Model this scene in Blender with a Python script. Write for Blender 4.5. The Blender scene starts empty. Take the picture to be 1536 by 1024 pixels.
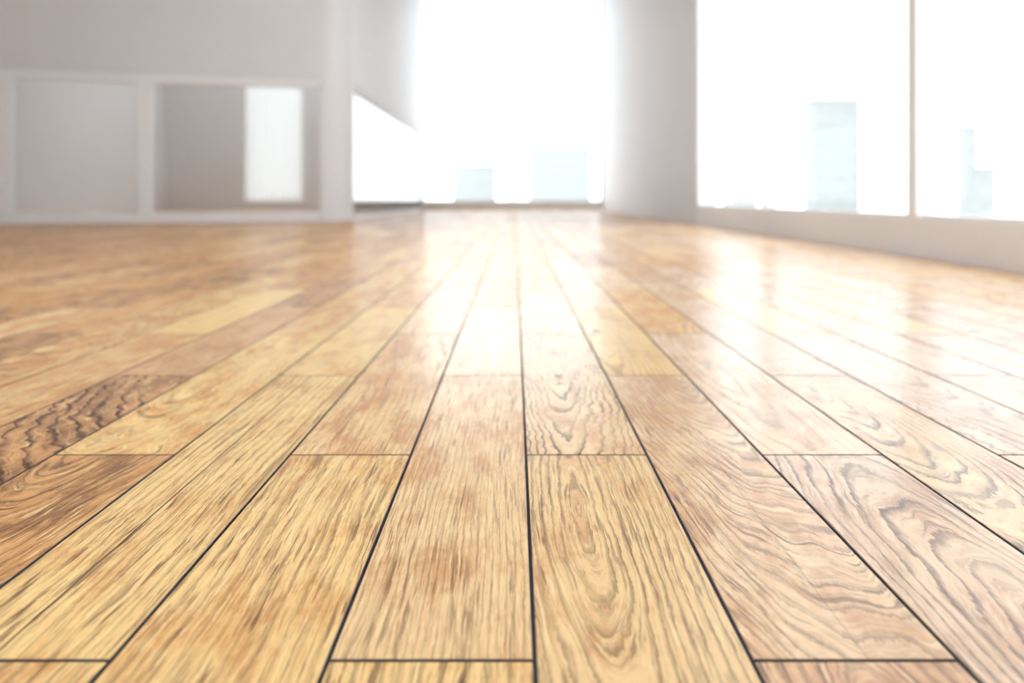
import bpy, bmesh, math, random
from mathutils import Vector

random.seed(7)
SC = bpy.context.scene
COL = SC.collection
F, H = 1152.0, 0.42            # focal length in pixels of a 1536 wide frame, eye height in metres
VPX, VPY = 772.0, 295.0        # vanishing point of the floor boards
XR, XL = 2.79, -11.0           # inner faces of the side walls
YB, YN = 24.2, -6.0            # inner faces of the end walls
CEIL, WTOP, SILL = 7.0, 6.8, 0.273
WT, WB = 0.30, 0.14                      # wall thickness

# ------------------------------------------------------------------ nodes
class NT:
    def __init__(s, name):
        s.m = bpy.data.materials.new(name); s.m.use_nodes = True
        s.t = s.m.node_tree; s.t.nodes.clear()
        s.out = s.t.nodes.new('ShaderNodeOutputMaterial')
    def n(s, typ, **kw):
        nd = s.t.nodes.new(typ)
        for k, v in kw.items(): setattr(nd, k, v)
        return nd
    def put(s, sock, v):
        if isinstance(v, bpy.types.NodeSocket): s.t.links.new(v, sock)
        elif v is not None: sock.default_value = v
    def math(s, op, a, b=None, c=None, clamp=False):
        nd = s.n('ShaderNodeMath', operation=op, use_clamp=clamp)
        for i, v in enumerate((a, b, c)):
            if v is not None: s.put(nd.inputs[i], v)
        return nd.outputs[0]
    def vec(s, x, y, z):
        nd = s.n('ShaderNodeCombineXYZ')
        for i, v in enumerate((x, y, z)): s.put(nd.inputs[i], v)
        return nd.outputs[0]
    def noise(s, v, detail=2.0, rough=0.5, dist=0.0, scale=1.0):
        nd = s.n('ShaderNodeTexNoise', noise_dimensions='3D')
        s.put(nd.inputs['Vector'], v)
        nd.inputs['Scale'].default_value = scale
        nd.inputs['Detail'].default_value = detail
        nd.inputs['Roughness'].default_value = rough
        nd.inputs['Distortion'].default_value = dist
        return nd.outputs[0]
    def smooth(s, v, a, b, lo=0.0, hi=1.0):
        nd = s.n('ShaderNodeMapRange', interpolation_type='SMOOTHSTEP')
        s.put(nd.inputs[0], v)
        for i, q in enumerate((a, b, lo, hi)): s.put(nd.inputs[i + 1], q)
        return nd.outputs[0]
    def mix(s, f, a, b, mode='MIX'):
        nd = s.n('ShaderNodeMix', data_type='RGBA', blend_type=mode)
        s.put(nd.inputs[0], f)
        for i, v in ((6, a), (7, b)):
            s.put(nd.inputs[i], v if isinstance(v, bpy.types.NodeSocket) else (*v, 1.0))
        return nd.outputs[2]
    def bsdf(s, **kw):
        b = s.n('ShaderNodeBsdfPrincipled')
        for k, v in kw.items(): s.put(b.inputs[k], (*v, 1.0) if isinstance(v, tuple) and len(v) == 3 else v)
        s.t.links.new(b.outputs[0], s.out.inputs[0])
        return b

def paint(name, col, rough=0.6, bump=0.02, var=0.03, scale=40.0):
    t = NT(name)
    co = t.n('ShaderNodeTexCoord').outputs['Object']
    n1 = t.noise(co, 3, 0.55, 0, 0.7)
    dark = tuple(c * (1 - var) for c in col)
    c = t.mix(t.smooth(n1, 0.35, 0.65), dark, col)
    n2 = t.noise(co, 2, 0.6, 0, scale)
    bp = t.n('ShaderNodeBump'); bp.inputs['Strength'].default_value = bump; bp.inputs['Distance'].default_value = 0.01
    t.put(bp.inputs['Height'], n2)
    t.bsdf(**{'Base Color': c, 'Roughness': rough, 'Normal': bp.outputs[0]})
    return t.m

def glass(name, tint, gloss):
    t = NT(name)
    tr = t.n('ShaderNodeBsdfTransparent'); tr.inputs[0].default_value = (*tint, 1)
    gl = t.n('ShaderNodeBsdfGlossy'); gl.inputs['Roughness'].default_value = 0.02
    fr = t.n('ShaderNodeFresnel'); fr.inputs[0].default_value = 1.45
    mx = t.n('ShaderNodeMixShader')
    t.put(mx.inputs[0], t.math('MULTIPLY', fr.outputs[0], gloss, clamp=True))
    t.put(mx.inputs[1], tr.outputs[0]); t.put(mx.inputs[2], gl.outputs[0])
    t.t.links.new(mx.outputs[0], t.out.inputs[0])
    return t.m

def oak():
    t = NT('oak_planks')
    lp = t.n('ShaderNodeAttribute', attribute_name='lp')
    pa = t.n('ShaderNodeAttribute', attribute_name='pa')
    pb = t.n('ShaderNodeAttribute', attribute_name='pb')
    pc = t.n('ShaderNodeAttribute', attribute_name='pc')
    def sep(nd):
        q = t.n('ShaderNodeSeparateXYZ'); t.put(q.inputs[0], nd.outputs['Vector']); return q.outputs
    x, y, sd = sep(lp)
    tone, ringk, streak = sep(pa); hue = pa.outputs['Alpha']
    cx, d0, slope = sep(pb); per = pb.outputs['Alpha']
    wavy, seamx, seamk = sep(pc); edge = pc.outputs['Alpha']
    M = t.math
    def nz(sx, sy, off, detail=2.0, rough=0.5, xx=None):
        return t.noise(t.vec(M('MULTIPLY', xx if xx is not None else x, sx), M('MULTIPLY', y, sy), M('ADD', sd, off)), detail, rough)
    w1 = M('SUBTRACT', nz(7, 2.2, 0.0), 0.5)
    w2 = M('SUBTRACT', nz(38, 11, 2.3), 0.5)
    w3 = M('SUBTRACT', nz(16, 30, 4.1, 1.0), 0.5)
    d = M('ADD', M('ADD', d0, M('MULTIPLY', slope, y)), M('MULTIPLY', w1, 0.055))
    xr = M('ADD', M('SUBTRACT', x, cx), M('MULTIPLY', w3, M('MULTIPLY', wavy, 0.05)))
    r = M('SQRT', M('ADD', M('MULTIPLY', xr, xr), M('MULTIPLY', d, d)))
    r = M('ADD', r, M('MULTIPLY', w2, 0.006))
    r = M('ADD', r, M('MULTIPLY', w1, 0.022))
    jag = M('MULTIPLY', M('SUBTRACT', nz(330, 45, 1.7, 2.0, 0.6), 0.5), 0.45)
    ph = M('ADD', M('DIVIDE', r, per), jag)
    fr = M('FRACT', ph)
    ring = M('MULTIPLY', t.smooth(fr, 0.58, 0.93), t.smooth(fr, 0.93, 1.0, 1.0, 0.0))
    ring = M('MULTIPLY', ring, t.smooth(nz(9, 4, 6.0), 0.25, 0.6, 0.35, 1.0))
    # pores: dashes that run along the grain
    p1 = t.noise(t.vec(M('MULTIPLY', r, 300), M('MULTIPLY', y, 13.0), M('ADD', sd, 3.0)), 3.0, 0.62)
    p2 = t.noise(t.vec(M('MULTIPLY', r, 520), M('MULTIPLY', y, 26.0), M('ADD', sd, 8.0)), 2.0, 0.6)
    p3 = t.noise(t.vec(M('MULTIPLY', r, 75), M('MULTIPLY', y, 2.6), M('ADD', sd, 5.0)), 2.0, 0.5)
    pores = M('MULTIPLY', t.smooth(p1, 0.53, 0.62), t.smooth(p3, 0.35, 0.62, 0.25, 1.0))
    fine = t.smooth(p2, 0.52, 0.72)
    pale_grain = t.smooth(p1, 0.46, 0.30)  # paler yellow wood between the pores
    long = t.smooth(t.noise(t.vec(M('MULTIPLY', r, 85), M('MULTIPLY', y, 2.0), M('ADD', sd, 12.0)), 2.0, 0.55), 0.60, 0.72)
    blotch = t.smooth(nz(15, 6.5, 9.0, 3.0, 0.6), 0.38, 0.66)
    mott = t.smooth(nz(120, 60, 10.0, 2.0, 0.6), 0.35, 0.7)
    light = t.mix(hue, (0.91, 0.605, 0.245), (0.82, 0.585, 0.40))
    mid = t.mix(hue, (0.71, 0.345, 0.11), (0.66, 0.41, 0.25))
    drk = (0.30, 0.135, 0.055)
    tv = M('ADD', tone, M('MULTIPLY', M('SUBTRACT', blotch, 0.5), 0.46))
    tv = M('ADD', tv, M('MULTIPLY', M('SUBTRACT', mott, 0.5), 0.16))
    c = t.mix(t.smooth(tv, 0.0, 0.62), light, mid)
    c = t.mix(t.smooth(tv, 0.60, 1.25), c, drk)
    c = t.mix(M('MULTIPLY', pale_grain, 0.75), c, t.mix(hue, (0.96, 0.74, 0.32), (0.90, 0.70, 0.50)))
    c = t.mix(M('MULTIPLY', M('MULTIPLY', pores, streak), 0.88, clamp=True), c, (0.115, 0.048, 0.022))
    c = t.mix(M('MULTIPLY', fine, M('MULTIPLY', streak, 0.38), clamp=True), c, (0.21, 0.095, 0.04))
    c = t.mix(M('MULTIPLY', long, M('MULTIPLY', streak, 0.45), clamp=True), c, (0.17, 0.075, 0.032))
    c = t.mix(M('MULTIPLY', ring, ringk, clamp=True), c, (0.10, 0.042, 0.02))
    # a thin crack running the length of some boards
    sx = M('ABSOLUTE', M('SUBTRACT', M('ADD', x, M('MULTIPLY', w2, 0.004)), seamx))
    crack = M('MULTIPLY', t.smooth(sx, 0.0006, 0.0021, 1.0, 0.0), seamk)
    c = t.mix(crack, c, (0.07, 0.04, 0.028))
    c = t.mix(edge, c, (0.11, 0.095, 0.105))
    hgt = M('SUBTRACT', 1.0, M('ADD', M('MULTIPLY', pores, 0.8), M('ADD', M('MULTIPLY', ring, 0.5), M('MULTIPLY', crack, 1.0))))
    bp = t.n('ShaderNodeBump'); bp.inputs['Strength'].default_value = 0.16; bp.inputs['Distance'].default_value = 0.0012
    t.put(bp.inputs['Height'], hgt)
    ro = M('ADD', FLOOR_ROUGH, M('ADD', M('MULTIPLY', mott, 0.05), M('MULTIPLY', pores, 0.12)))
    ro = M('ADD', ro, M('MULTIPLY', edge, 0.5), clamp=True)
    df = t.n('ShaderNodeBsdfDiffuse'); t.put(df.inputs['Color'], c); t.put(df.inputs['Normal'], bp.outputs[0])
    gl = t.n('ShaderNodeBsdfGlossy'); gl.inputs['Color'].default_value = (1, 1, 1, 1)
    t.put(gl.inputs['Roughness'], ro); t.put(gl.inputs['Normal'], bp.outputs[0])
    fn = t.n('ShaderNodeFresnel'); fn.inputs['IOR'].default_value = FLOOR_IOR
    k = M('MINIMUM', M('MULTIPLY', fn.outputs[0], 0.75), FLOOR_CAP)
    k = M('MULTIPLY', k, M('SUBTRACT', 1.0, M('MULTIPLY', edge, 0.6)))
    mx = t.n('ShaderNodeMixShader')
    t.put(mx.inputs[0], k); t.put(mx.inputs[1], df.outputs[0]); t.put(mx.inputs[2], gl.outputs[0])
    t.t.links.new(mx.outputs[0], t.out.inputs[0])
    return t.m

FLOOR_ROUGH, FLOOR_IOR, FLOOR_CAP = 0.19, 1.40, 0.25
WALLM = paint('wall_paint', (0.80, 0.785, 0.775))
TAUPE = paint('bounce_cut_paint', (0.30, 0.275, 0.26))  # unseen hall walls kept dark to cut bounce onto the bulkhead
PARM = paint('lightened_parapet_paint', (0.92, 0.91, 0.905), 0.5)  # whiter than the wall paint, making up in colour for missing light
CEILM = paint('ceiling_paint', (0.82, 0.81, 0.80), 0.8)
FRAMEM = paint('white_frame_lacquer', (0.92, 0.915, 0.91), 0.35, 0.005, 0.01)
WINM = paint('window_frame_lacquer', (0.93, 0.92, 0.91), 0.4, 0.005, 0.01)
SUBM = paint('dark_subfloor', (0.06, 0.05, 0.055), 0.9)
PANEM = glass('window_glass', (0.99, 0.995, 0.995), 0.25)
PARTM = glass('partition_glass', (0.95, 0.955, 0.96), 0.9)
OAK = oak()

# ------------------------------------------------------------------ mesh helpers
def obox(bm, o, u, v, a0, a1, b0, b1, z0, z1):
    """box in the frame origin o, horizontal axes u and v"""
    vs = []
    for z in (z0, z1):
        for a, b in ((a0, b0), (a1, b0), (a1, b1), (a0, b1)):
            p = Vector(o) + Vector(u) * a + Vector(v) * b
            vs.append(bm.verts.new((p.x, p.y, z)))
    for f in ((0, 3, 2, 1), (4, 5, 6, 7), (0, 1, 5, 4), (1, 2, 6, 5), (2, 3, 7, 6), (3, 0, 4, 7)):
        bm.faces.new([vs[i] for i in f])

def box(bm, x0, x1, y0, y1, z0, z1):
    obox(bm, (0, 0, 0), (1, 0, 0), (0, 1, 0), x0, x1, y0, y1, z0, z1)

def prism(bm, pts, z0, z1):
    lo = [bm.verts.new((p[0], p[1], z0)) for p in pts]
    hi = [bm.verts.new((p[0], p[1], z1)) for p in pts]
    n = len(pts)
    bm.faces.new(lo[::-1]); bm.faces.new(hi)
    for i in range(n):
        bm.faces.new((lo[i], lo[(i + 1) % n], hi[(i + 1) % n], hi[i]))

def link(name, bm, mat, parent=None, bevel=0.0):
    bmesh.ops.recalc_face_normals(bm, faces=bm.faces)
    if bevel:
        bmesh.ops.bevel(bm, geom=list(bm.edges), offset=bevel, segments=2, affect='EDGES', profile=0.6)
    me = bpy.data.meshes.new(name); bm.to_mesh(me); bm.free()
    me.materials.append(mat)
    o = bpy.data.objects.new(name, me); COL.objects.link(o)
    if parent:
        o.parent = parent
        o.matrix_parent_inverse = parent.matrix_world.inverted()
    return o

def empty(name, loc, rz=0.0):
    o = bpy.data.objects.new(name, None); COL.objects.link(o)
    o.location = loc; o.rotation_euler = (0, 0, rz)
    o.empty_display_size = 0.2
    bpy.context.view_layer.update()
    return o

def tag(o, label, cat, group=None, kind=None):
    o['label'] = label; o['category'] = cat
    if group: o['group'] = group
    if kind: o['kind'] = kind
    return o

# ------------------------------------------------------------------ floor of oak planks
LINES = {}
def row_bounds(i):
    """row i: 0 is the narrow row just left of the middle line; odd rows are wide"""
    p, q = divmod(i, 2)
    base = -0.403 + p * 0.9155
    if q == 0: return base * H, (base + 0.4465) * H
    return (base + 0.4465) * H, (base + 0.9155) * H

STEP = 0.001147 * F * H
Y0 = F * H / 695.0
# row, joint index: tone, ring, streak, hue, centre, depth, slope, period, wavy, seam, seam strength
# tone 0 pale .. 1 dark; hue 0 yellow .. 1 pinkish
SPECIAL = {
    (0, 0):   dict(tone=.34, ring=.32, streak=.68, hue=.42, c=.9, d0=.10, sl=.02, per=.0085),
    (0, -2):  dict(tone=.16, ring=.55, streak=1.0, hue=.15, c=.7, d0=.10, sl=.05, per=.020),
    (0, 2):   dict(tone=.10, ring=.05, streak=.50, hue=.55, c=1.1, d0=.10, sl=.0, per=.014),
    (1, -1):  dict(tone=.12, ring=.62, streak=.75, hue=.35, c=-.030, d0=.028, sl=-.085, per=.0125),
    (1, 1):   dict(tone=.24, ring=.95, streak=.50, hue=.50, c=-.012, d0=.022, sl=-.075, per=.0115, wavy=.35),
    (1, 3):   dict(tone=.22, ring=.40, streak=.40, hue=.50, c=.10, d0=.04, sl=-.05, per=.018),
    (-1, -1): dict(tone=.20, ring=.42, streak=.85, hue=.12, c=-.42, d0=.10, sl=.10, per=.021),
    (-1, 1):  dict(tone=.40, ring=.16, streak=.75, hue=.35, c=-.40, d0=.10, sl=.20, per=.014),
    (-1, 3):  dict(tone=.08, ring=.25, streak=.30, hue=.45, c=.25, d0=.10, sl=.05, per=.035),
    (-2, 0):  dict(tone=.12, ring=.36, streak=.95, hue=.10, c=.55, d0=.10, sl=.03, per=.015, seam=-.018, seamk=.9),
    (-2, -2): dict(tone=.30, ring=.50, streak=1.0, hue=.15, c=.45, d0=.10, sl=.05, per=.018),
    (-2, 2):  dict(tone=.14, ring=.12, streak=.60, hue=.10, c=.5, d0=.10, sl=.05, per=.012),
    (-3, -1): dict(tone=.86, ring=.50, streak=1.0, hue=.2, c=-.05, d0=.20, sl=-.22, per=.016),
    (-3, 1):  dict(tone=.26, ring=.22, streak=.60, hue=.05, c=-.05, d0=.02, sl=-.10, per=.010, wavy=.6),
    (-3, 3):  dict(tone=.42, ring=.30, streak=.60, hue=.20, c=.30, d0=.10, sl=.10, per=.014),
    (-4, 0):  dict(tone=.92, ring=1.4, streak=.55, hue=.25, c=.20, d0=.30, sl=-.40, per=.026, wavy=.9),
    (-4, 2):  dict(tone=.62, ring=.35, streak=.70, hue=.45, c=.12, d0=.05, sl=.10, per=.012),
    (-4, 4):  dict(tone=.88, ring=.50, streak=.60, hue=.50, c=.02, d0=.05, sl=.20, per=.016),
    (-5, 1):  dict(tone=.50, ring=.25, streak=.70, hue=.20, c=.30, d0=.10, sl=.05, per=.012),
    (-5, 3):  dict(tone=.06, ring=.20, streak=.40, hue=.05, c=.30, d0=.10, sl=.05, per=.014),
    (-5, -1): dict(tone=.45, ring=.30, streak=.80, hue=.20, c=.30, d0=.10, sl=.05, per=.012),
    (-6, 2):  dict(tone=.46, ring=.70, streak=.60, hue=.15, c=-.05, d0=.10, sl=-.20, per=.020, wavy=1.0),
    (2, 0):   dict(tone=.38, ring=.50, streak=.80, hue=.62, c=.070, d0=.12, sl=-.16, per=.0098, seam=.012, seamk=.25),
    (2, -2):  dict(tone=.66, ring=.60, streak=.95, hue=.60, c=.0, d0=.08, sl=-.20, per=.016),
    (2, 2):   dict(tone=.12, ring=.50, streak=.55, hue=.10, c=-.055, d0=.0, sl=.07, per=.0125),
    (3, -1):  dict(tone=.32, ring=.85, streak=.60, hue=.85, c=.025, d0=.06, sl=.105, per=.0125),
    (3, 1):   dict(tone=.28, ring=.42, streak=.30, hue=.75, c=-.02, d0=.02, sl=-.10, per=.020, seam=.035, seamk=.25),
    (3, 3):   dict(tone=.52, ring=.55, streak=.35, hue=.15, c=.02, d0=.03, sl=-.10, per=.014),
    (4, 0):   dict(tone=.22, ring=.80, streak=.75, hue=.55, c=-.045, d0=.055, sl=-.10, per=.0115),
    (4, 2):   dict(tone=.60, ring=.10, streak=.30, hue=1.0, c=.4, d0=.10, sl=.02, per=.014),
    (4, -2):  dict(tone=.40, ring=.60, streak=.60, hue=.8, c=.0, d0=.08, sl=-.10, per=.016),
    (5, 1):   dict(tone=.34, ring=.70, streak=.40, hue=.90, c=.02, d0=.06, sl=-.12, per=.016, wavy=.6),
    (5, 3):   dict(tone=.12, ring=.12, streak=.25, hue=.30, c=.4, d0=.10, sl=.02, per=.014),
    (5, -1):  dict(tone=.26, ring=.50, streak=.50, hue=.6, c=.05, d0=.06, sl=-.10, per=.016),
    (6, 2):   dict(tone=.38, ring=.35, streak=.30, hue=.9, c=.05, d0=.06, sl=-.10, per=.020, seam=.03, seamk=.7),
    (6, 0):   dict(tone=.36, ring=.60, streak=.40, hue=.9, c=-.02, d0=.06, sl=-.10, per=.018),
    (7, 3):   dict(tone=.18, ring=.20, streak=.30, hue=.5, c=.3, d0=.10, sl=.03, per=.016),
}
def plank_params(i, k, rnd):
    p = SPECIAL.get((i, k))
    if p: return p
    q = rnd.random()
    if q < .45:
        d = dict(c=rnd.choice((-1, 1)) * rnd.uniform(.25, .7), d0=.10, sl=rnd.uniform(-.08, .08),
                 ring=rnd.uniform(.1, .4), per=rnd.uniform(.012, .018))
    else:
        d = dict(c=rnd.uniform(-.07, .07), d0=rnd.uniform(.0, .14), sl=rnd.choice((-1, 1)) * rnd.uniform(.07, .24),
                 ring=rnd.uniform(.3, .75), per=rnd.uniform(.012, .022), wavy=rnd.choice((0, .3, .8)))
    d['tone'] = min(.9, max(.05, rnd.gauss(.70 if i < -4 else .36, .2)))
    d['streak'] = rnd.uniform(.45, .85)
    d['hue'] = .45 + rnd.random() * .55 if i >= 2 else rnd.random() * .35  # right-hand boards: own pinkish grey plus some sky reflection put into the colour
    if rnd.random() < .12: d['seam'] = rnd.uniform(-.05, .05); d['seamk'] = .8
    return d

def build_floor():
    verts, faces, lp, pa, pb, pc, mats = [], [], [], [], [], [], []
    G, CH, DP = 0.0019, 0.0009, 0.0045
    def add(vs, centre, seed, A, B, Cc):
        b = len(verts); verts.extend(vs); faces.append(tuple(range(b, b + len(vs))))
        for v in vs:
            lp.append((v[0] - centre[0], v[1] - centre[1], seed)); pa.append(A); pb.append(B); pc.append(Cc)
    for i in range(-60, 20):
        x0, x1 = row_bounds(i)
        if x1 < XL + .01 or x0 > XR - .01: continue
        x0, x1 = max(x0, XL), min(x1, XR)
        if x1 - x0 < .01: continue
        for k in range(-14, 50):
            if (k - i) % 2: continue
            y0, y1 = Y0 + k * STEP, Y0 + (k + 2) * STEP
            if y1 < YN + .02 or y0 > YB - .02: continue
            cy = (y0 + y1) / 2; cxm = (x0 + x1) / 2
            ya, yb = max(y0, YN), min(y1, YB)
            rnd = random.Random(i * 1009 + k * 31 + 5)
            p = plank_params(i, k, rnd)
            seed = rnd.uniform(0, 60)
            A = (p['tone'], p['ring'], p['streak'], p['hue'])
            B = (p['c'], p['d0'], p['sl'], p['per'])
            C0 = (p.get('wavy', 0.0), p.get('seam', 0.0), p.get('seamk', 0.0), 0.0)
            C1 = (*C0[:3], 1.0)
            a, b, c_, d = x0 + G, x1 - G, ya + G, yb - G
            ai, bi, ci, di = a + CH, b - CH, c_ + CH, d - CH
            zc = -CH * .7
            cen = (cxm, cy)
            add([(ai, ci, 0), (bi, ci, 0), (bi, di, 0), (ai, di, 0)], cen, seed, A, B, C0)
            top = [(ai, ci, 0), (bi, ci, 0), (bi, di, 0), (ai, di, 0)]
            mid = [(a, c_, zc), (b, c_, zc), (b, d, zc), (a, d, zc)]
            low = [(a, c_, -DP), (b, c_, -DP), (b, d, -DP), (a, d, -DP)]
            for q in range(4):
                n = (q + 1) % 4
                add([mid[q], mid[n], top[n], top[q]], cen, seed, A, B, (*C0[:3], .55))
                add([low[q], low[n], mid[n], mid[q]], cen, seed, A, B, C1)
    b = len(verts)
    base = [(XL, YN, -DP), (XR, YN, -DP), (XR, YB, -DP), (XL, YB, -DP)]
    low = [(v[0], v[1], -.12) for v in base]
    nf = len(faces)
    Z = (0, 0, 0, 0)
    add(base, (0, 0), 0, Z, (0, 0, 0, 1), (0, 0, 0, 1))
    add(low[::-1], (0, 0), 0, Z, (0, 0, 0, 1), (0, 0, 0, 1))
    for q in range(4):
        n = (q + 1) % 4
        add([low[q], low[n], base[n], base[q]], (0, 0), 0, Z, (0, 0, 0, 1), (0, 0, 0, 1))
    me = bpy.data.meshes.new('floor'); me.from_pydata(verts, [], faces)
    for nm, ty, dat in (('lp', 'FLOAT_VECTOR', lp), ('pa', 'FLOAT_COLOR', pa), ('pb', 'FLOAT_COLOR', pb), ('pc', 'FLOAT_COLOR', pc)):
        at = me.attributes.new(nm, ty, 'POINT')
        flat = [c for v in dat for c in v]
        at.data.foreach_set('vector' if ty == 'FLOAT_VECTOR' else 'color', flat)
    me.materials.append(OAK); me.materials.append(SUBM)
    for f in me.polygons[nf:]: f.material_index = 1
    me.update()
    o = bpy.data.objects.new('floor', me); COL.objects.link(o)
    return tag(o, 'glossy oak plank floor running away towards the far windows', 'floor', kind='structure')
build_floor()

# ------------------------------------------------------------------ room shell
def fy(x): return 12.95 + .248 * (x + 3.28)                  # line of the front glass screen
WIN_B = [(-8.47, -6.66), (-5.60, 2.74)]      # openings in the far wall
RW0, RW1 = 2.2, 11.77                                       # opening in the right wall

bm = bmesh.new()
edges = [XL - WT] + [e for w in WIN_B for e in w] + [XR + WT]
for j in range(0, len(edges), 2):
    box(bm, edges[j], edges[j + 1], YB, YB + WB, SILL, WTOP)
box(bm, XL - WT, XR + WT, YB, YB + WB, -.12, SILL)
box(bm, XL - WT, XR + WT, YB, YB + WB, WTOP, CEIL)
tag(link('wall_back', bm, WALLM), 'far pale wall with tall windows and a low sill', 'wall', kind='structure')

bm = bmesh.new()
box(bm, XR, XR + WT, YN, RW0, SILL, WTOP)
box(bm, XR, XR + WT, RW1, YB, -.12, WTOP)
box(bm, XR, XR + WT, YN, YB, WTOP, CEIL)
bm2 = bmesh.new(); box(bm2, XR, XR + WT, YN, RW1, -.12, SILL)
tag(link('wall_parapet', bm2, PARM), 'low parapet, paint lightened for missing light, under the long row of windows', 'wall', kind='structure')
tag(link('wall_right', bm, WALLM), 'solid grey stretch of side wall between the two bright windows', 'wall', kind='structure')

LW0, LW1 = -5.6, -0.4  # left wall opening added out of view to let in fill light
bm = bmesh.new()
box(bm, XL - WT, XL, YN, LW0, SILL, WTOP); box(bm, XL - WT, XL, LW1, fy(XL), SILL, WTOP)
box(bm, XL - WT, XL, YN, fy(XL), -.12, SILL); box(bm, XL - WT, XL, YN, fy(XL), WTOP, CEIL)
bm2 = bmesh.new(); box(bm2, XL - WT, XL, fy(XL), YB, -.12, CEIL)
tag(link('wall_inner', bm2, WALLM), 'pale end wall of the room behind the glass screens', 'wall', kind='structure')
tag(link('wall_left', bm, TAUPE), 'unseen side wall of the hall, taupe to cut bounced light', 'wall', kind='structure')
bm = bmesh.new(); box(bm, XL - WT, XR + WT, YN - WT, YN, -.12, CEIL)
tag(link('wall_rear', bm, TAUPE), 'unseen end wall of the hall, taupe to cut bounced light', 'wall', kind='structure')
def roof_grid(x0, x1, y0, y1, holes, z0, z1):
    bm = bmesh.new()
    ys = sorted({y0, y1, *[h[2] for h in holes], *[h[3] for h in holes]})
    for ya, yb in zip(ys, ys[1:]):
        hs = sorted(h for h in holes if h[2] <= ya and h[3] >= yb)
        e = [x0] + [q for h in hs for q in h[:2]] + [x1]
        for j in range(0, len(e), 2): box(bm, e[j], e[j + 1], ya, yb, z0, z1)
    return bm
FILL_HOLES = [(-6.6, 0.2, -4.8, 1.6), (-9.3, -4.4, 17.6, 23.6)]  # ceiling openings added out of view to brighten floor and inner room
bm = roof_grid(XL - WT, XR + WT, YN - WT, YB + WT, FILL_HOLES, CEIL, CEIL + .2)
tag(link('ceiling', bm, CEILM), 'high white ceiling of the hall', 'ceiling', kind='structure')

# solid wall carried over the glass screens, and the pier at their corner
ZB = 2.39
XS = -2.85
UX, UY = 1 / math.hypot(1, .248), .248 / math.hypot(1, .248)      # run of the front screen
def corner(R_, inset=0.0):
    """points round the corner, from the front run to the side run"""
    tl = R_ / 1.278
    c = (XS - R_, fy(XS) + tl)
    a0 = math.atan2(fy(XS) - tl * UY - c[1], XS - tl * UX - c[0])
    return [(c[0] + (R_ - inset) * math.cos(a0 * (1 - j / 20)), c[1] + (R_ - inset) * math.sin(a0 * (1 - j / 20))) for j in range(21)]
arc = corner(.55)
bm = bmesh.new()
prism(bm, [(XL, fy(XL))] + arc + [(XS, YB - .02), (XS - .1, YB - .02)] + corner(.55, .1)[::-1] + [(XL, fy(XL) + .1)], ZB, CEIL)
tag(link('wall_bulkhead', bm, WALLM), 'tall plain grey wall above the glass screens', 'wall', kind='structure')
bm = bmesh.new()
prism(bm, [(-3.28, fy(-3.28))] + arc + [(XS, 13.6), (-3.28, 13.6)], 0.0, ZB)
tag(link('wall_pier', bm, WALLM), 'rounded grey corner pier between the two glass screens', 'pier', kind='structure')

# ------------------------------------------------------------------ windows
def window(name, label, o, u, v, length, mullions, mw=.06, md=.09):
    """u runs along the wall, v points outwards; o is on the inner face"""
    u, v = Vector(u), Vector(v)
    def part(nm, m, *a, bevel=0.0):
        b = bmesh.new(); obox(b, o, u, v, *a)
        return link(nm, b, m, root, bevel)
    root = empty(name, o)
    tag(root, label, 'window', kind='structure')
    fw = .025
    b = bmesh.new()
    for a in ((0, fw, .02, .02 + md, SILL, WTOP), (length - fw, length, .02, .02 + md, SILL, WTOP),
              (fw, length - fw, .02, .02 + md, SILL, SILL + .025), (fw, length - fw, .02, .02 + md, WTOP - fw, WTOP)):
        obox(b, o, u, v, *a)
    link('frame', b, WINM, root)
    for m_ in mullions:
        part('mullion', WINM, m_ - mw / 2, m_ + mw / 2, -.015, .02 + md, SILL, WTOP - fw, bevel=.004)
    es = [fw] + [e for m_ in mullions for e in (m_ - mw / 2, m_ + mw / 2)] + [length - fw]
    for j in range(0, len(es), 2):
        part('pane', PANEM, es[j], es[j + 1], .055, .063, SILL + .025, WTOP - fw)
    return root
labels = ['narrow bright window seen through the front glass screen', 'tall bright window filling the middle of the far wall']
for n, ((a, b), lb) in enumerate(zip(WIN_B, labels)):
    mu = [2.70, 5.56] if n == 1 else []
    window('window_%d' % (n + 1), lb, (a, YB, 0), (1, 0, 0), (0, 1, 0), b - a, mu, .07)
window('window_3', 'long row of tall bright panes above the low parapet on the right', (XR, RW0, 0), (0, 1, 0), (1, 0, 0), RW1 - RW0,
       [y - RW0 for y in (5.37, 8.57)], .13)

window('window_6', 'unseen row of tall panes added for fill light at the near end of the left side wall', (XL, LW1, 0), (0, -1, 0), (-1, 0, 0), LW1 - LW0,
       [1.3, 2.6, 3.9], .07)

def fill_rooflight(n, label, x0, x1, y0, y1, bars):  # glazing for the added ceiling openings, a source of fill light
    root = empty('window_%d' % n, (x0, y0, CEIL)); tag(root, label, 'window', kind='structure')
    b = bmesh.new()
    for a in ((x0, x0 + .06, y0, y1), (x1 - .06, x1, y0, y1), (x0 + .06, x1 - .06, y0, y0 + .06), (x0 + .06, x1 - .06, y1 - .06, y1)):
        box(b, *a, CEIL + .02, CEIL + .12)
    link('frame', b, WINM, root)
    step = (x1 - x0 - .12) / bars
    for j in range(bars):
        a = x0 + .06 + j * step
        b = bmesh.new(); box(b, a + .03, a + step - .03, y0 + .06, y1 - .06, CEIL + .06, CEIL + .068); link('pane', b, PANEM, root)
        if j:
            b = bmesh.new(); box(b, a - .03, a + .03, y0 + .06, y1 - .06, CEIL + .02, CEIL + .12); link('mullion', b, WINM, root)
fill_rooflight(5, 'unseen roof light added to brighten the near end of the hall', *FILL_HOLES[0], 4)
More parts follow.
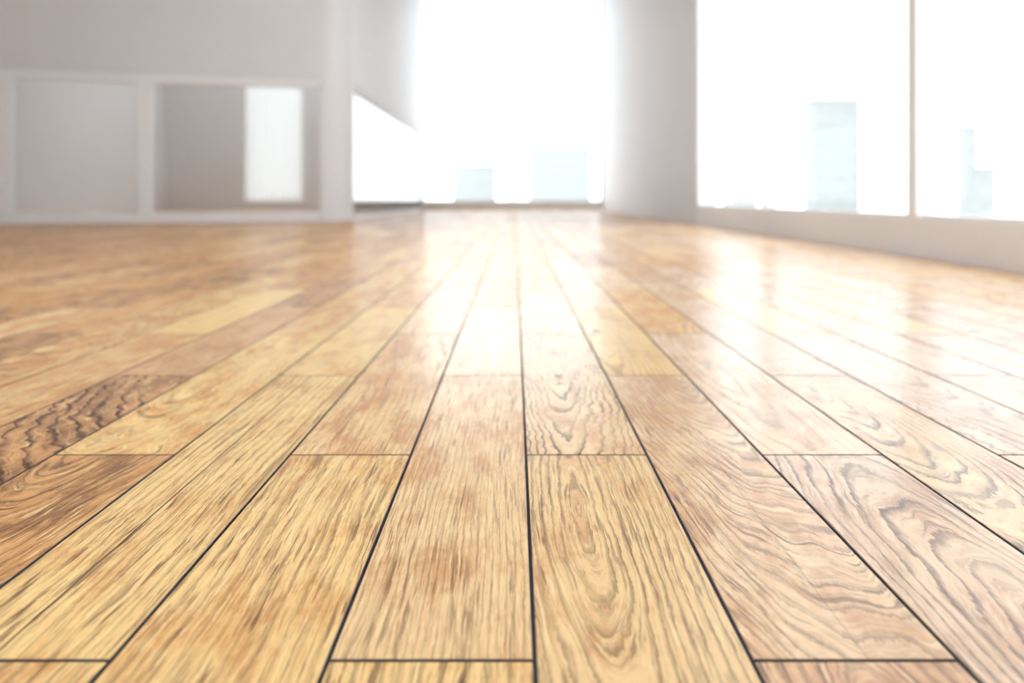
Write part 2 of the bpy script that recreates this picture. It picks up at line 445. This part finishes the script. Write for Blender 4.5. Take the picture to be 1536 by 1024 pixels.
fill_rooflight(4, 'unseen roof light added to brighten the room behind the glass screens', *FILL_HOLES[1], 4)

# white translucent curtain across the narrow window of the room behind the screen
cm = NT('sheer_curtain')
ct = cm.n('ShaderNodeBsdfTranslucent'); ct.inputs[0].default_value = (.92, .90, .87, 1)
cdn = cm.n('ShaderNodeBsdfDiffuse'); cdn.inputs[0].default_value = (.82, .815, .81, 1)
cmx = cm.n('ShaderNodeMixShader'); cmx.inputs[0].default_value = .36
cm.put(cmx.inputs[1], ct.outputs[0]); cm.put(cmx.inputs[2], cdn.outputs[0])
cm.t.links.new(cmx.outputs[0], cm.out.inputs[0])
root = empty('curtain', (-7.56, YB - .08, SILL)); tag(root, 'white sheer curtain drawn across the narrow window behind the front glass screen', 'curtain')
b = bmesh.new(); NS = 160
top, bot = [], []
for j in range(NS + 1):
    xx = -8.50 + 1.87 * j / NS
    yy = YB - .09 + .022 * math.sin(j * .42) + .012 * math.sin(j * .13 + 1)
    top.append(b.verts.new((xx, yy, WTOP + .05))); bot.append(b.verts.new((xx, yy, SILL + .02)))
for j in range(NS): b.faces.new((bot[j], bot[j + 1], top[j + 1], top[j]))
cu = link('fabric', b, cm.m, root)
so = cu.modifiers.new('thick', 'SOLIDIFY'); so.thickness = .003
b = bmesh.new(); box(b, -8.6, -6.55, YB - .11, YB - .06, WTOP + .05, WTOP + .09); link('track', b, FRAMEM, root)

# ------------------------------------------------------------------ glass screens with white frames
def screen(name, label, p0, p1, posts, pw, rail_z, rail_h, foot_h, dep=.10):
    p0, p1 = Vector((*p0, 0)), Vector((*p1, 0))
    L = (p1 - p0).length
    ang = math.atan2(p1.y - p0.y, p1.x - p0.x)
    root = empty(name, p0, ang)
    tag(root, label, 'glass partition')
    u = (p1 - p0) / L; v = Vector((-u.y, u.x, 0))
    def part(nm, m, *a, bevel=0.0):
        b = bmesh.new(); obox(b, p0, u, v, *a); return link(nm, b, m, root, bevel)
    part('top_rail', FRAMEM, 0, L, .02, .02 + dep, rail_z, rail_z + rail_h, bevel=.004)
    part('bottom_rail', FRAMEM, 0, L, .02, .02 + dep, 0.0, foot_h, bevel=.004)
    es = [0.0]
    for q in posts:
        part('post', FRAMEM, q - pw / 2, q + pw / 2, .0, .04 + dep, foot_h, rail_z, bevel=.004)
        es += [q - pw / 2, q + pw / 2]
    es.append(L)
    for j in range(0, len(es), 2):
        if es[j + 1] - es[j] > .02:
            part('glass_pane', PARTM, es[j], es[j + 1], .065, .073, foot_h, rail_z)
    return root
A = (XL, fy(XL)); B = (-3.28, fy(-3.28))
s = lambda x: math.hypot(x - XL, fy(x) - fy(XL))
screen('glass_partition', 'white framed glass screen facing the hall with two wide posts', A, B,
       [s(-9.78), s(-7.847), s(-5.915)], .21, 2.25, .14, .17)
screen('glass_partition', 'white framed glass screen running back beside the corner pier', (XS - .02, 13.6), (XS - .02, YB - .02),
       [], .10, 2.33, .06, .06)

# ------------------------------------------------------------------ outside
GZ = -40.0
bm = bmesh.new(); box(bm, -900, 900, -300, 1500, GZ - 1, GZ)
gm = paint('pale_hazy_ground', (0.80, 0.82, 0.83), 0.9, 0, .05)
tag(link('ground_outside', bm, gm), 'pale hazy ground far below the windows', 'ground', kind='structure')
def tower(label, px0, px1, ytop, D, depth, alb, floors):
    x0, x1 = (px0 - VPX) / F * D, (px1 - VPX) / F * D
    top = H + (VPY - ytop) / F * D
    root = empty('office_tower', ((x0 + x1) / 2, D, GZ)); tag(root, label, 'building', 'pale towers outside the windows')
    wall = paint('tower_wall', alb, .7, 0, .04)
    band = paint('tower_glazing', tuple(c * .88 for c in alb), .3, 0, .04)
    b = bmesh.new(); box(b, x0, x1, D, D + depth, GZ, top); link('body', b, wall, root)
    fh = (top - GZ) / floors
    for j in range(floors):
        z = GZ + j * fh + fh * .35
        b = bmesh.new(); box(b, x0 + .4, x1 - .4, D - .15, D, z, z + fh * .5)
        link('window_band', b, band, root)
    b = bmesh.new(); box(b, x0 - .3, x1 + .3, D - .3, D + depth + .3, top, top + .6); link('roof_edge', b, wall, root)
TEAL = (0.292, 0.300, 0.283)
tower('pale teal tower seen through the middle right-hand pane', 1222, 1290, 152, 170, 6, TEAL, 16)
tower('slim pale tower seen through the rightmost pane', 1450, 1466, 192, 190, 4, (.355, .358, .335), 14)
tower('low pale block beside the slim tower in the rightmost pane', 1474, 1494, 255, 150, 4, (.355, .358, .335), 10)
tower('low pale block seen through the first pane of the right-hand window', 1096, 1136, 235, 210, 8, (.355, .358, .335), 11)
tower('low wide pale block seen in the right half of the far window', 795, 886, 225, 260, 20, (.325, .332, .312), 15)
tower('low pale block seen in the left half of the far window', 680, 742, 250, 280, 20, (.335, .340, .32), 12)

# ------------------------------------------------------------------ haze volume added to stand in for the bloom of the windows
hz = NT('bloom_haze')
vs = hz.n('ShaderNodeVolumeScatter'); vs.inputs['Color'].default_value = (1, .99, .98, 1)
vs.inputs['Density'].default_value = 0.009; vs.inputs['Anisotropy'].default_value = 0.6
hz.t.links.new(vs.outputs[0], hz.out.inputs['Volume'])
bm = bmesh.new(); box(bm, XL - .1, XR + .15, YN - .1, YB + .15, -.05, CEIL + .1)
tag(link('haze', bm, hz.m), 'thin haze added in the hall to stand in for window bloom', 'haze', kind='stuff')

# ------------------------------------------------------------------ sky
w = bpy.data.worlds.new('overcast_sky'); SC.world = w; w.use_nodes = True
nt = w.node_tree; bg = nt.nodes['Background']
bg.inputs[0].default_value = (0.875, 0.94, 1.0, 1); bg.inputs[1].default_value = 3.0

# ------------------------------------------------------------------ camera
cd = bpy.data.cameras.new('camera'); cam = bpy.data.objects.new('camera', cd); COL.objects.link(cam)
cam.location = (0, 0, H); cam.rotation_euler = (math.pi / 2, 0, 0)
cd.sensor_width = 36.0; cd.lens = F / 1536 * 36
cd.shift_x = -(VPX - 768) / 1536; cd.shift_y = -(512 - VPY) / 1536
cd.clip_start = .02; cd.clip_end = 4000
cd.dof.use_dof = True
DF = F * H / 490.0
cd.dof.focus_distance = DF
CINF = 13.0                                    # blur disc at infinity, pixels of the 1536 frame
cd.dof.aperture_fstop = (cd.lens / 1000) / (CINF * DF / F)
cd.dof.aperture_blades = 0
SC.camera = cam

SC.view_settings.view_transform = 'Standard'
SC.view_settings.look = 'None'
SC.view_settings.gamma = 1.0
SC.view_settings.use_curve_mapping = False
SC.view_settings.exposure = 0.52
cy = SC.cycles
cy.use_denoising = True
cy.max_bounces = 12; cy.diffuse_bounces = 8; cy.glossy_bounces = 6; cy.transparent_max_bounces = 24
cy.caustics_reflective = False
cy.sample_clamp_indirect = 10.0
